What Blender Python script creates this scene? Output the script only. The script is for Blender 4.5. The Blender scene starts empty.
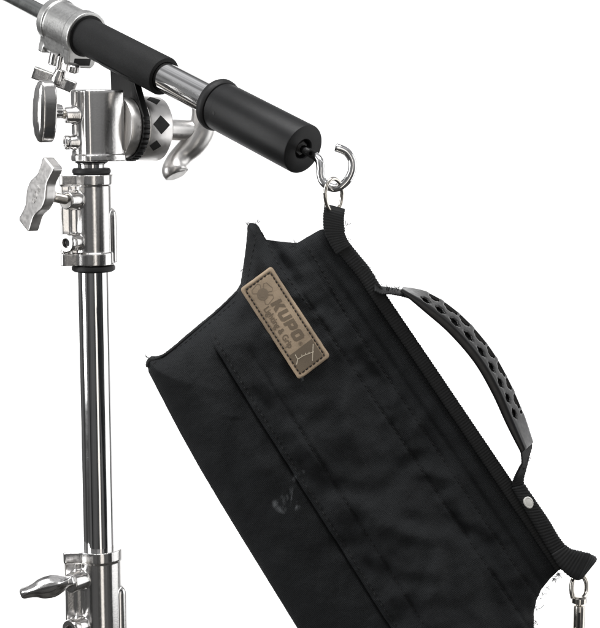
import bpy, bmesh, math, random
from mathutils import Vector, Matrix, noise
from mathutils.geometry import delaunay_2d_cdt, intersect_point_line
random.seed(7)
R = math.radians
S = bpy.context.scene
C = S.collection
V = Vector

# ------------------------------------------------------------------ camera
FPX = 1500.0                      # focal length in pixels of a 600 px wide frame
PITCH = R(8.5)
CAM = V((0, 0, 1.5))
cd = bpy.data.cameras.new('camera'); cam = bpy.data.objects.new('camera', cd); C.objects.link(cam)
cam.location = CAM; cam.rotation_euler = (R(90) - PITCH, 0, 0)
cd.sensor_fit = 'HORIZONTAL'; cd.sensor_width = 36; cd.lens = 36 * FPX / 600
cd.clip_start = 0.05; cd.clip_end = 60
S.camera = cam
FW = V((0, math.cos(PITCH), -math.sin(PITCH))); UP = V((0, math.sin(PITCH), math.cos(PITCH))); RT = V((1, 0, 0))
def P(px, py, Z):
    return CAM + RT * ((px - 300) / FPX * Z) + UP * ((314 - py) / FPX * Z) + FW * Z
def project(p):
    d = p - CAM; z = d.dot(FW)
    return 300 + FPX * d.dot(RT) / z, 314 - FPX * d.dot(UP) / z, z

# ------------------------------------------------------------------ world and lamps (a studio)
w = bpy.data.worlds.new('World'); S.world = w; w.use_nodes = True
nt = w.node_tree; bg = nt.nodes['Background']; bg.inputs[1].default_value = 1.3
def wn(t): return nt.nodes.new(t)
# a dim studio all round: pale ceiling, grey walls with broad darker patches, dark floor
_tc = wn('ShaderNodeTexCoord'); _sp = wn('ShaderNodeSeparateXYZ'); nt.links.new(_tc.outputs['Generated'], _sp.inputs[0])
_mr = wn('ShaderNodeMapRange'); _mr.inputs['From Min'].default_value = -1; nt.links.new(_sp.outputs['Z'], _mr.inputs['Value'])
_cr = wn('ShaderNodeValToRGB'); nt.links.new(_mr.outputs[0], _cr.inputs[0])
_el = _cr.color_ramp.elements
_el[0].position = 0.0; _el[0].color = (0.05, 0.048, 0.045, 1); _el[1].position = 1.0; _el[1].color = (0.40, 0.40, 0.41, 1)
for p, c in ((0.42, 0.06), (0.52, 0.15), (0.75, 0.22)):
    e = _el.new(p); e.color = (c, c, c * 1.01, 1)
_mp = wn('ShaderNodeMapping'); _mp.inputs['Scale'].default_value = (2.2, 2.2, 0.8); nt.links.new(_tc.outputs['Generated'], _mp.inputs[0])
_nz = wn('ShaderNodeTexNoise'); _nz.inputs['Scale'].default_value = 1.6; _nz.inputs['Detail'].default_value = 2; nt.links.new(_mp.outputs[0], _nz.inputs['Vector'])
_nr = wn('ShaderNodeMapRange'); _nr.inputs['From Min'].default_value = 0.35; _nr.inputs['From Max'].default_value = 0.65; _nr.inputs['To Min'].default_value = 0.25; _nr.inputs['To Max'].default_value = 1.7
nt.links.new(_nz.outputs['Fac'], _nr.inputs['Value'])
_mx = wn('ShaderNodeVectorMath'); _mx.operation = 'SCALE'; nt.links.new(_cr.outputs[0], _mx.inputs[0]); nt.links.new(_nr.outputs[0], _mx.inputs['Scale'])
nt.links.new(_mx.outputs[0], bg.inputs[0])
def area(name, loc, target, sx, sy, power, col=(1, 1, 1)):
    l = bpy.data.lights.new(name, 'AREA'); l.shape = 'RECTANGLE'; l.size = sx; l.size_y = sy; l.energy = power; l.color = col
    o = bpy.data.objects.new(name, l); C.objects.link(o); o.location = loc
    o.rotation_euler = (V(target) - V(loc)).to_track_quat('-Z', 'Y').to_euler()
    return o
area('softbox_left', (-1.65, 0.75, 1.66), (-0.05, 1.3, 1.35), 0.62, 1.55, 19)
area('softbox_right', (1.75, 1.40, 1.4), (-0.1, 1.3, 1.35), 1.4, 2.2, 14)
area('softbox_front', (0.40, -0.3, 1.3), (-0.1, 1.3, 1.3), 0.36, 2.2, 3.6, (1, 0.95, 0.89))
area('softbox_top', (0.0, 1.0, 2.75), (0.0, 1.3, 1.3), 1.1, 0.7, 20)
for sx in (-1, 1):
    area('backdrop_lamp', (sx * 1.0, 2.35, 1.15), (sx * 1.0, 3.35, 1.15), 0.5, 2.0, 29)
S.view_settings.view_transform = 'Standard'; S.view_settings.look = 'None'
S.view_settings.exposure = 0; S.view_settings.gamma = 1

# ------------------------------------------------------------------ materials
def mat(name):
    m = bpy.data.materials.new(name); m.use_nodes = True
    n = m.node_tree.nodes; return m, m.node_tree, n['Principled BSDF']
def N(t, typ, **kw):
    n = t.nodes.new(typ)
    for k, v in kw.items(): setattr(n, k, v)
    return n
def coords(t, scale=(1, 1, 1), rot=(0, 0, 0)):
    tc = N(t, 'ShaderNodeTexCoord'); mp = N(t, 'ShaderNodeMapping')
    mp.inputs['Scale'].default_value = scale; mp.inputs['Rotation'].default_value = rot
    t.links.new(tc.outputs['Object'], mp.inputs['Vector']); return mp.outputs['Vector']
def noise_tex(t, vec, scale, detail=3):
    n = N(t, 'ShaderNodeTexNoise'); n.inputs['Scale'].default_value = scale; n.inputs['Detail'].default_value = detail
    t.links.new(vec, n.inputs['Vector']); return n.outputs['Fac']
def ramp(t, fac, a, b, p0=0.3, p1=0.7):
    r = N(t, 'ShaderNodeValToRGB'); e = r.color_ramp.elements
    e[0].position = p0; e[1].position = p1
    f = lambda c: (c, c, c, 1) if not isinstance(c, tuple) else (*c, 1)
    e[0].color = f(a); e[1].color = f(b); t.links.new(fac, r.inputs[0]); return r.outputs[0]
def bump(t, b, hgt, strength, dist):
    n = N(t, 'ShaderNodeBump'); n.inputs['Strength'].default_value = strength; n.inputs['Distance'].default_value = dist
    t.links.new(hgt, n.inputs['Height'])
    t.links.new(n.outputs[0], b.inputs['Normal']); return n
def metal(name, col, r0, r1, scale=90, bstr=0.0, stretch=(1, 1, 1)):
    m, t, b = mat(name)
    b.inputs['Base Color'].default_value = (*col, 1); b.inputs['Metallic'].default_value = 1
    v = coords(t, stretch)
    n = noise_tex(t, v, scale, 5)
    t.links.new(ramp(t, n, r0, r1), b.inputs['Roughness'])
    n2 = noise_tex(t, v, 35, 4)
    t.links.new(ramp(t, n2, tuple(c * 0.94 for c in col), tuple(min(1, c * 1.03) for c in col)), b.inputs['Base Color'])
    if bstr: bump(t, b, n, bstr, 0.0006)
    return m
def plain(name, col, rough, nscale=300, bstr=0.15, dist=0.0003, var=0.25, sheen=0, spec=0.5):
    m, t, b = mat(name)
    v = coords(t)
    n = noise_tex(t, v, nscale, 4)
    t.links.new(ramp(t, noise_tex(t, v, 40, 4), tuple(c * (1 - var) for c in col), tuple(c * (1 + var) for c in col)), b.inputs['Base Color'])
    t.links.new(ramp(t, n, rough - 0.06, min(1, rough + 0.06)), b.inputs['Roughness'])
    b.inputs['Specular IOR Level'].default_value = spec
    if sheen: b.inputs['Sheen Weight'].default_value = sheen; b.inputs['Sheen Roughness'].default_value = 0.5
    bump(t, b, n, bstr, dist)
    return m
CHROME = metal('chrome', (0.74, 0.74, 0.74), 0.05, 0.13, 60)
CAST = metal('polished_cast_aluminium', (0.72, 0.71, 0.70), 0.15, 0.21, 700, 0.05)
BRUSH = metal('brushed_aluminium', (0.76, 0.745, 0.73), 0.30, 0.42, 260, 0.06)
MATTE = metal('matte_cast_aluminium', (0.56, 0.56, 0.55), 0.34, 0.44, 420, 0.12)
TUBE = metal('dull_steel', (0.33, 0.34, 0.335), 0.2, 0.34, 90)
NICKEL = metal('nickel', (0.70, 0.67, 0.62), 0.10, 0.22, 200)
RUBBER = plain('black_rubber', (0.012, 0.012, 0.0125), 0.55, 500, 0.1, spec=0.35)
FOAM = plain('black_foam_sleeve', (0.007, 0.0073, 0.0077), 0.7, 900, 0.35, 0.0004, spec=0.35)
ANOD = plain('black_anodised', (0.0115, 0.0118, 0.0124), 0.44, 1500, 0.15, 0.0002, spec=0.24)
PLASTIC = plain('black_moulded_plastic', (0.0072, 0.0072, 0.0075), 0.34, 300, 0.02, spec=0.4)
DARK = plain('dark_nut_and_recess_shade', (0.008, 0.008, 0.008), 0.6)  # near-black painted as the shade in holes and slots; also the dark hook nut
THREAD = plain('black_thread', (0.0045, 0.0045, 0.005), 0.75, 2000, 0.3)
WEB = plain('black_webbing', (0.0112, 0.0118, 0.0124), 0.6, 2200, 0.5, 0.0003, 0.2, spec=0.3)
FRAY = plain('grey_thread', (0.03, 0.032, 0.034), 0.8)
ENAMEL = plain('white_rivet', (0.72, 0.72, 0.68), 0.3)
PAPER = plain('white_paper', (0.88, 0.88, 0.88), 0.9, 20, 0.0, 0.0001, 0.005)
INK = plain('debossed_leather', (0.155, 0.117, 0.078), 0.7, 1200, 0.3, 0.0002, 0.15)
INKLIGHT = plain('faintly_debossed_leather', (0.205, 0.157, 0.108), 0.65, 1200, 0.3, 0.0002, 0.12)
INKDARK = plain('scorched_leather', (0.15, 0.115, 0.078), 0.65, 1200, 0.3, 0.0002, 0.15)
PALE = plain('pale_leather_line', (0.62, 0.54, 0.42), 0.65)
LEATHER = plain('tan_leather', (0.365, 0.278, 0.190), 0.62, 700, 0.35, 0.0004, 0.30)
LEATHEREDGE = plain('tan_leather_edge', (0.27, 0.20, 0.135), 0.75, 900, 0.4, 0.0004, 0.2)

def fabric():
    m, t, b = mat('black_cordura')
    v = coords(t)
    # twill weave: two crossed bands
    mp = coords(t, (1, 1, 1), (0, R(53), 0))
    w1 = N(t, 'ShaderNodeTexWave'); w1.bands_direction = 'X'; w1.inputs['Scale'].default_value = 260; w1.inputs['Distortion'].default_value = 1.2; w1.inputs['Detail Scale'].default_value = 300
    w2 = N(t, 'ShaderNodeTexWave'); w2.bands_direction = 'Z'; w2.inputs['Scale'].default_value = 260; w2.inputs['Distortion'].default_value = 1.2; w2.inputs['Detail Scale'].default_value = 300
    t.links.new(mp, w1.inputs['Vector']); t.links.new(mp, w2.inputs['Vector'])
    mx = N(t, 'ShaderNodeMath', operation='MULTIPLY'); t.links.new(w1.outputs['Fac'], mx.inputs[0]); t.links.new(w2.outputs['Fac'], mx.inputs[1])
    nf = noise_tex(t, v, 700, 3)
    ad = N(t, 'ShaderNodeMath', operation='MULTIPLY_ADD'); t.links.new(nf, ad.inputs[0]); ad.inputs[1].default_value = 0.6; t.links.new(mx.outputs[0], ad.inputs[2])
    nw = noise_tex(t, v, 55, 4)
    bp0 = N(t, 'ShaderNodeBump'); bp0.inputs['Strength'].default_value = 0.35; bp0.inputs['Distance'].default_value = 0.004
    t.links.new(nw, bp0.inputs['Height'])
    bp = bump(t, b, ad.outputs[0], 0.7, 0.0005); t.links.new(bp0.outputs[0], bp.inputs['Normal'])
    base = ramp(t, noise_tex(t, v, 18, 5), (0.0094, 0.0106, 0.0119), (0.0146, 0.0164, 0.0182))
    # dust specks and a chalky smudge with a shape of their own
    vor = noise_tex(t, v, 900, 1)
    speck = ramp(t, vor, 0.0, 1.0, 0.80, 0.84)
    m1 = N(t, 'ShaderNodeMix', data_type='RGBA'); t.links.new(speck, m1.inputs[0]); t.links.new(base, m1.inputs[6]); m1.inputs[7].default_value = (0.05, 0.055, 0.06, 1)
    tot = None
    for (cx, cy, rx, ry, rot) in SMUDGE:
        tc = N(t, 'ShaderNodeTexCoord'); mpp = N(t, 'ShaderNodeMapping'); mpp.vector_type = 'TEXTURE'
        mpp.inputs['Location'].default_value = (cx, 0, cy); mpp.inputs['Rotation'].default_value = (0, rot, 0); mpp.inputs['Scale'].default_value = (rx, 1e3, ry)
        t.links.new(tc.outputs['Object'], mpp.inputs['Vector'])
        g = N(t, 'ShaderNodeTexGradient', gradient_type='SPHERICAL'); t.links.new(mpp.outputs[0], g.inputs[0])
        if tot is None: tot = g.outputs['Fac']
        else:
            a = N(t, 'ShaderNodeMath', operation='MAXIMUM'); t.links.new(tot, a.inputs[0]); t.links.new(g.outputs['Fac'], a.inputs[1]); tot = a.outputs[0]
    st = noise_tex(t, coords(t, (1.0, 1.0, 0.35), (0, R(-25), 0)), 260, 4)
    ml = N(t, 'ShaderNodeMath', operation='MULTIPLY'); t.links.new(tot, ml.inputs[0]); t.links.new(ramp(t, st, 0.0, 1.0, 0.42, 0.62), ml.inputs[1])
    mk = ramp(t, ml.outputs[0], 0.0, 0.75, 0.08, 0.75)
    m2 = N(t, 'ShaderNodeMix', data_type='RGBA'); t.links.new(mk, m2.inputs[0]); t.links.new(m1.outputs[2], m2.inputs[6]); m2.inputs[7].default_value = (0.17, 0.18, 0.19, 1)
    t.links.new(m2.outputs[2], b.inputs['Base Color'])
    b.inputs['Roughness'].default_value = 0.66; b.inputs['Specular IOR Level'].default_value = 0.26
    b.inputs['Sheen Weight'].default_value = 0.015; b.inputs['Sheen Roughness'].default_value = 0.4
    return m

# ------------------------------------------------------------------ mesh helpers
class MB:
    def __init__(s): s.v = []; s.f = []
    def add(s, vs, fs):
        o = len(s.v); s.v += [V(p) for p in vs]; s.f += [tuple(i + o for i in f) for f in fs]; return s
    def lathe(s, prof, M, n=64):
        """prof: (radius, z) list in mm about local z; ends closed with a disc when the radius is not zero"""
        rings = []; vs = []; fs = []
        for r, z in prof:
            if r < 1e-6: rings.append([len(vs)]); vs.append(M @ V((0, 0, z)))
            else:
                rings.append(list(range(len(vs), len(vs) + n)))
                vs += [M @ V((r * math.cos(2 * math.pi * k / n), r * math.sin(2 * math.pi * k / n), z)) for k in range(n)]
        for a, b in zip(rings, rings[1:]):
            for k in range(n):
                k2 = (k + 1) % n
                if len(a) == 1 and len(b) == 1: break
                if len(a) == 1: fs.append((a[0], b[k2], b[k]))
                elif len(b) == 1: fs.append((a[k], a[k2], b[0]))
                else: fs.append((a[k], a[k2], b[k2], b[k]))
        if len(rings[0]) > 1 and rings[0] is not rings[-1]: fs.append(tuple(reversed(rings[0])))
        if len(rings[-1]) > 1: fs.append(tuple(rings[-1]))
        return s.add(vs, fs)
    def torus(s, R0, r, M, n=64, k=16, sq=1.0):
        vs = []; fs = []
        for i in range(n):
            a = 2 * math.pi * i / n
            for j in range(k):
                b = 2 * math.pi * j / k
                rr = R0 + r * math.cos(b)
                vs.append(M @ V((rr * math.cos(a), rr * math.sin(a), r * sq * math.sin(b))))
        for i in range(n):
            for j in range(k):
                fs.append((i * k + j, ((i + 1) % n) * k + j, ((i + 1) % n) * k + (j + 1) % k, i * k + (j + 1) % k))
        return s.add(vs, fs)
    def tube(s, pts, rad, n=14, closed=False, flat=None):
        pts = [V(p) for p in pts]; m = len(pts)
        if not isinstance(rad, (list, tuple)): rad = [rad] * m
        T = []
        for i in range(m):
            a = pts[(i - 1) % m] if (closed or i) else pts[0]; b = pts[(i + 1) % m] if (closed or i < m - 1) else pts[-1]
            T.append((b - a).normalized())
        u = T[0].orthogonal().normalized(); vs = []; fs = []
        for i in range(m):
            u = (u - T[i] * u.dot(T[i])).normalized(); w_ = T[i].cross(u)
            for k in range(n):
                a = 2 * math.pi * k / n
                vs.append(pts[i] + (u * math.cos(a) + w_ * math.sin(a)) * rad[i])
        for i in range(m if closed else m - 1):
            for k in range(n):
                i2 = (i + 1) % m; k2 = (k + 1) % n
                fs.append((i * n + k, i * n + k2, i2 * n + k2, i2 * n + k))
        if not closed: fs += [tuple(range(n - 1, -1, -1)), tuple(range((m - 1) * n, m * n))]
        return s.add(vs, fs)
    def prism(s, outline, z0, z1, M, bevel=0.0, seg=3):
        bm = bmesh.new()
        lo = [bm.verts.new((x, y, z0)) for x, y in outline]; f = bm.faces.new(lo)
        r = bmesh.ops.extrude_face_region(bm, geom=[f])
        for e in r['geom']:
            if isinstance(e, bmesh.types.BMVert): e.co.z = z1
        bmesh.ops.recalc_face_normals(bm, faces=bm.faces)
        if bevel:
            ed = [e for e in bm.edges if e.calc_face_angle(0) > R(28)]
            bmesh.ops.bevel(bm, geom=ed, offset=bevel, segments=seg, profile=0.5, affect='EDGES', clamp_overlap=True)
        bm.verts.index_update()
        s.add([M @ v.co for v in bm.verts], [[v.index for v in f.verts] for f in bm.faces]); bm.free(); return s
    def box(s, x0, x1, y0, y1, z0, z1, M, bevel=0.0, seg=3):
        return s.prism([(x0, y0), (x1, y0), (x1, y1), (x0, y1)], z0, z1, M, bevel, seg)
    def build(s, name, m, parent=None, smooth=35, fix=True):
        o = root_of(parent).location if parent else V((0, 0, 0))
        me = bpy.data.meshes.new(name)
        me.from_pydata([tuple(p - o) for p in s.v], [], s.f); me.validate()
        if fix:
            bm = bmesh.new(); bm.from_mesh(me); bmesh.ops.recalc_face_normals(bm, faces=bm.faces); bm.to_mesh(me); bm.free()
        if smooth: me.shade_smooth(); me.set_sharp_from_angle(angle=R(smooth))
        me.materials.append(m)
        ob = bpy.data.objects.new(name, me); C.objects.link(ob)
        if parent: ob.parent = parent
        return ob
    def cast(s, name, m, parent, voxel=0.0006, it=7, M=None):
        """fuse the pieces into one casting with soft fillets"""
        ob = s.build(name, m, parent, smooth=0)
        rot = M.to_3x3().normalized().to_4x4() if M else Matrix.Identity(4)
        ob.data.transform(rot.inverted())
        md = ob.modifiers.new('fuse', 'REMESH'); md.mode = 'VOXEL'; md.voxel_size = voxel
        sm = ob.modifiers.new('soften', 'SMOOTH'); sm.factor = 0.5; sm.iterations = it
        dg = bpy.context.evaluated_depsgraph_get(); dg.update()
        me = bpy.data.meshes.new_from_object(ob.evaluated_get(dg)); ob.modifiers.clear()
        old = ob.data; ob.data = me; bpy.data.meshes.remove(old); me.name = name
        me.transform(rot); me.shade_smooth()
        if not me.materials: me.materials.append(m)
        return ob
def root_of(o):
    while o.parent: o = o.parent
    return o
def frame(origin, X=None, Y=None, Z=None):
    """matrix from local millimetres to world metres; Z and X win"""
    if Z is not None:
        Z = V(Z).normalized(); X = V(X) if X is not None else Z.orthogonal()
        X = (X - Z * X.dot(Z)).normalized(); Y = Z.cross(X)
    else:
        X = V(X).normalized(); Y = V(Y); Y = (Y - X * Y.dot(X)).normalized(); Z = X.cross(Y)
    M = Matrix.Identity(4)
    for i, a in enumerate((X, Y, Z)):
        for k in range(3): M[k][i] = a[k] * 0.001
    for k in range(3): M[k][3] = origin[k]
    return M
def thing(name, loc, label, cat):
    o = bpy.data.objects.new(name, None); C.objects.link(o); o.empty_display_size = 0.05
    o.location = loc; o['label'] = label; o['category'] = cat; return o
def catmull(pts, sub=8, closed=False):
    pts = [V(p) for p in pts]; out = []; n = len(pts)
    g = (lambda i: pts[i % n]) if closed else (lambda i: pts[max(0, min(n - 1, i))])
    for i in range(n if closed else n - 1):
        a, b, c, d = g(i - 1), g(i), g(i + 1), g(i + 2)
        for k in range(sub):
            t = k / sub
            out.append(0.5 * (2 * b + (c - a) * t + (2 * a - 5 * b + 4 * c - d) * t * t + (3 * b - 3 * c + d - a) * t ** 3))
    if not closed: out.append(pts[-1])
    return out
def circle2(r, n=40, cx=0, cy=0, a0=0, a1=360):
    return [(cx + r * math.cos(R(a0 + (a1 - a0) * k / n)), cy + r * math.sin(R(a0 + (a1 - a0) * k / n))) for k in range(n + (0 if a1 - a0 == 360 else 1))]

def lathe_loops(loops):
    vs = []; fs = []; n = len(loops[0])
    for L in loops: vs += L
    for i in range(len(loops) - 1):
        for k in range(n): fs.append((i * n + k, i * n + (k + 1) % n, (i + 1) * n + (k + 1) % n, (i + 1) * n + k))
    return vs, fs, n

# ------------------------------------------------------------------ setting: white seamless paper
b = MB()
zz = [-0.75 + 3.4 * k / 24 for k in range(25)]
b.add([V((x, 3.3 + 0.004 * math.sin(z * 2), z)) for z in zz for x in (-1.8, 3.0)], [(2 * i, 2 * i + 1, 2 * i + 3, 2 * i + 2) for i in range(24)])
bk = b.build('backdrop', PAPER, None, 60, fix=False); bk['kind'] = 'structure'

# ------------------------------------------------------------------ the stand
ZP = 1.35
AX = P(96.2, 400, ZP)                         # a point on the riser axis
UPW = V((0, 0, 1))
LEAN = (P(92.8, 275, ZP - 0.020) - P(98.7, 540, ZP + 0.021))
LEAN.x *= 1.0
def axz(py):
    """height on the riser axis seen at picture row py"""
    lo, hi = 0.0, 2.5
    for _ in range(60):
        mid = (lo + hi) / 2
        if project(V((AX.x, AX.y, mid)))[1] > py: lo = mid
        else: hi = mid
    return lo
def axp(py): return V((AX.x, AX.y, axz(py)))

stand = thing('light_stand', (AX.x, AX.y, axz(642) - 0.42), 'upright chrome light stand with cast collars and T-handles, holding the grip head', 'light stand')
PR = 14.2
zt = lambda py: (axz(py) - axz(400)) * 1000
Ms = frame(axp(400), X=(1, 0, 0), Z=UPW)
MB().lathe([(PR, zt(560)), (PR, zt(250))], Ms, 96).build('riser_tube', CHROME, stand)

def collar(z_top, z_bot, k, zoff=0.0, yaw=R(14), extend=0.0):
    """z in mm along the riser relative to row 400; k scales the plan; returns its frame"""
    M = frame(axp(400), X=(math.cos(yaw), math.sin(yaw), 0), Z=UPW)
    h = z_top - z_bot; b = MB()
    rr = 18.3 * k
    tab = lambda x, yy: [(-x * k, -yy * k), (0, -yy * k), (0, yy * k), (-x * k, yy * k)]
    full = lambda r, x, yy: ([(-x * k + 2, -yy * k), (-r * 0.75, -yy * k - 1)] + circle2(r, 28, 0, 0, -125, 125) + [(-r * 0.75, yy * k + 1), (-x * k + 2, yy * k), (-x * k, yy * k - 2), (-x * k, -yy * k + 2)])
    b.prism(full(rr + 1.2, 29, 12.5), z_top - 9 * k, z_top, M)
    b.prism(full(rr + 1.4, 29.5, 12.5), z_bot, z_bot + 11 * k, M)
    b.prism(circle2(rr, 48), z_bot + 2, z_top - 2, M)
    b.prism(tab(20, 11), z_bot + 2, z_top - 2, M)
    for s in (-1, 1):          # vertical ears of the split clamp
        b.box(-28 * k, -10 * k, s * 7 * k - 3 * k, s * 7 * k + 3 * k, z_bot + 4, z_top - 4, M)
    # right-hand rounded key rib
    b.prism(circle2(5.5 * k, 20, 15.5 * k, -6 * k), z_bot + 2, z_top - h * 0.44, M)
    b.lathe([(5.5 * k, z_top - h * 0.44), (4.6 * k, z_top - h * 0.44 + 2.6 * k), (2.5 * k, z_top - h * 0.44 + 4.8 * k), (0, z_top - h * 0.44 + 5.4 * k)], M @ Matrix.Translation((15.5 * k, -6 * k, 0)), 20)
    # bosses for the T-handle and the lower bolt, pointing left and forward
    zb1 = z_top - h * 0.27; zb2 = z_bot + h * 0.27
    d = V((-0.72, -0.69, 0))
    for z, r, ln in ((zb1, 8.0, 24), (zb2, 7.2, 21)):
        Mb = M @ frame_mm((-7 * k, -4 * k, z), d)
        b.lathe([(r * k, 0), (r * k, ln * k), (r * 0.9 * k, ln * k + 1)], Mb, 28)
    c = b.cast('collar', CAST, stand, M=M)
    # hex bolt in the lower boss
    Mb = M @ frame_mm((-7 * k, -4 * k, zb2), d)
    bt = MB().lathe([(5.6 * k, 18 * k), (7.6 * k, 19 * k), (8.2 * k, 22.2 * k), (8.2 * k, 25 * k), (7.4 * k, 26.2 * k), (4.4 * k, 26.2 * k), (3.8 * k, 24.5 * k), (3.6 * k, 22.5 * k), (0, 22.5 * k)], Mb, 40).build('bolt', CAST, c)
    MB().lathe([(0, 22.8 * k), (3.1 * k, 22.8 * k), (3.1 * k, 23.1 * k), (0, 23.1 * k)], Mb, 6).build('hex_socket_shade', DARK, c, 20)  # dark hex plate, coloured as the shade inside the bolt's socket
    return c, M, (M @ V((-7 * k, -4 * k, zb1))), (M.to_3x3() @ d).normalized(), zb1
def frame_mm(o, z):
    Z = V(z).normalized(); X = V((0, 0, 1)); X = (X - Z * X.dot(Z)).normalized(); Y = Z.cross(X)
    M = Matrix.Identity(4)
    for i, a in enumerate((X, Y, Z)):
        for k in range(3): M[k][i] = a[k]
    for k in range(3): M[k][3] = o[k]
    return M

def t_handle_outline(L=34, we=9.0, wn=7.6, wh=13.5):
    top = [(-L, we * 0.55), (-L + 1.5, we), (-L * 0.72, wn + 0.6), (-L * 0.5, wn + 0.4), (-L * 0.33, wn + 2.6), (-L * 0.16, wh - 0.6), (0, wh), (L * 0.16, wh - 0.6), (L * 0.33, wn + 2.6), (L * 0.5, wn + 0.4), (L * 0.72, wn + 0.6), (L - 1.5, we), (L, we * 0.55)]
    c = [(p.x, p.y) for p in catmull([(x, y, 0) for x, y in top], 4)]
    return c + [(-x, -y) for x, y in c]
def leaf_outline():
    up = [(-27, 2.4), (-26, 4.6), (-21.5, 4.6), (-17, 6.2), (-10, 9.6), (-3, 11), (6, 10), (13, 7.2), (20, 6), (25, 5.6), (26.5, 3)]
    c = [(p.x, p.y) for p in catmull([(x, y, 0) for x, y in up], 4)]
    return c + [(x, -y * 0.85) for x, y in reversed(c)]
def oval_outline(L=30, W=11):
    o = []
    for k in range(48):
        a = 2 * math.pi * k / 48; ca, sa = math.cos(a), math.sin(a)
        o.append((L * math.copysign(abs(ca) ** 0.8, ca), W * math.copysign(abs(sa) ** 0.85, sa)))
    return o
def t_handle(parent, centre, nrm, longax, k=1.0, thick=11, stem=None, spin_r=4.2, hub_r=7.2, m=None, lk=1.0, wk=1.0, shape=None):
    """forged T-handle: bar with a hub, its stem pointing back along -nrm to the point stem"""
    m = m or CAST
    M = frame(centre, X=longax, Z=nrm)
    b = MB()
    ol = [(x * k * lk, y * k * wk) for x, y in (shape or t_handle_outline())]
    t2 = thick / 2 * k
    if shape is None: b.prism(ol, -t2, t2, M)
    else:
        st_ = ((0.9, 0.9, -t2), (1, 1, -t2 + 1.2), (1, 1, t2 - 3), (0.97, 0.78, t2), (0.86, 0.40, t2 + 2.6), (0.6, 0.12, t2 + 3.6)) if shape[0][0] < 0 else ((0.92, 0.92, -t2), (1, 1, -t2 + 1.2), (1, 1, t2 - 1.5), (0.95, 0.95, t2), (0.8, 0.8, t2 + 1.8), (0.5, 0.5, t2 + 3.4), (0.2, 0.2, t2 + 4))
        vs, fs, nn_ = lathe_loops([[M @ V((x * fx, y * fy, z)) for x, y in ol] for fx, fy, z in st_])
        fs += [tuple(range(nn_ - 1, -1, -1)), tuple(range((len(st_) - 1) * nn_, len(st_) * nn_))]
        b.add(vs, fs)
    b.lathe([(hub_r * k, -thick * 1.15 * k), (hub_r * 1.25 * k, -thick * 0.2 * k)], M, 28)
    h = b.cast('t_handle', m, parent, 0.0006, 9 if shape is None or shape[0][0] > 0 else 3, M)
    dist = (V(stem) - V(centre)).length * 1000
    Mz = frame(centre, X=longax, Z=V(stem) - V(centre))
    MB().lathe([(spin_r, thick * 0.4 * k)] + [(spin_r + (0.35 if i % 2 else -0.1), thick * 0.9 * k + i * 0.55) for i in range(int((dist - thick * 0.9 * k) / 0.55))] + [(spin_r, dist)], Mz, 24).build('threaded_spindle', NICKEL, h)
    return h

c1, M1, b1, d1, _ = collar(zt(174), zt(264), 1.0)
L1 = V((0.52, -0.25, 0.80))
hc = b1 + d1 * 0.0435 + V((0, 0, 0.0005))
th = t_handle(stand, P(40.5, 194.5, (hc - CAM).dot(FW)), d1 + V((-0.22, 0.10, 0.02)), L1, 1.0, 10, b1 + d1 * 0.02, 4.0, m=BRUSH)
Mt = frame(P(40.5, 194.5, (hc - CAM).dot(FW)), X=L1, Z=d1 + V((-0.22, 0.10, 0.02)))
cu = bpy.data.curves.new('embossed_lettering', 'FONT'); cu.body = 'KUPO'; cu.size = 6.5; cu.align_x = 'CENTER'; cu.align_y = 'CENTER'; cu.extrude = 0.35; cu.offset = 0.12
to = bpy.data.objects.new('tmp', cu); C.objects.link(to); dg = bpy.context.evaluated_depsgraph_get(); dg.update()
me = bpy.data.meshes.new_from_object(to.evaluated_get(dg)); bpy.data.objects.remove(to); bpy.data.curves.remove(cu)
MB().add([Mt @ V((-v.co.x, -v.co.y, 5.0 + v.co.z)) for v in me.vertices], [tuple(p.vertices) for p in me.polygons]).build('embossed_lettering', BRUSH, th, 40)
bpy.data.meshes.remove(me)
c2, M2, b2, d2, _ = collar(zt(547), zt(645), 1.13, yaw=R(10))
hc2 = b2 + d2 * 0.046
t_handle(stand, P(48, 586, (hc2 - CAM).dot(FW)), V((-0.22, -0.97, 0.06)), V((-0.90, 0.20, -0.30)), 1.0, 10, b2 + d2 * 0.02, 4.5, shape=leaf_outline())
# rings at the ends of the collars
MB().lathe([(14, zt(271)), (17.5, zt(271)), (19.2, zt(269.5)), (19.4, zt(267)), (18.4, zt(265)), (14, zt(264.3))], Ms, 72).build('rubber_ring', RUBBER, stand)
# the tube and everything below the picture's edge, down to the floor
MB().lathe([(17.5, zt(642) - 420), (17.5, zt(642))], Ms, 64).build('lower_tube', CHROME, stand)

# ------------------------------------------------------------------ grip head on the stand
A = R(36)
n0 = V((math.cos(A), math.sin(A), -0.055)).normalized()
hp = axp(126.5)
head = thing('grip_head', axp(172), 'silver grip head with clamping discs and T-handles on top of the light stand', 'grip head')
zh = lambda py: (axz(py) - hp.z) * 1000
Mu = frame(hp, X=(1, 0, 0), Z=UPW)
MB().lathe([(13.0, zh(173)), (13.6, zh(172)), (13.6, zh(170)), (12.2, zh(168.5)), (12.4, zh(164)), (13.5, zh(163)), (13.5, zh(159))], Mu, 64).build('neck', CHROME, head)
for (ya, yb, r) in ((174, 168, 17.0), (163, 158.5, 14.6)):
    MB().lathe([(11, zh(ya)), (r - 1.2, zh(ya)), (r, zh(ya - (ya - yb) * 0.3)), (r - 0.1, zh(yb + (ya - yb) * 0.3)), (r - 1.2, zh(yb)), (11, zh(yb))], Mu, 64).build('rubber_ring', RUBBER, head)
Mh = frame(hp, X=(n0.x, n0.y, 0), Z=UPW)
b = MB()
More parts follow.
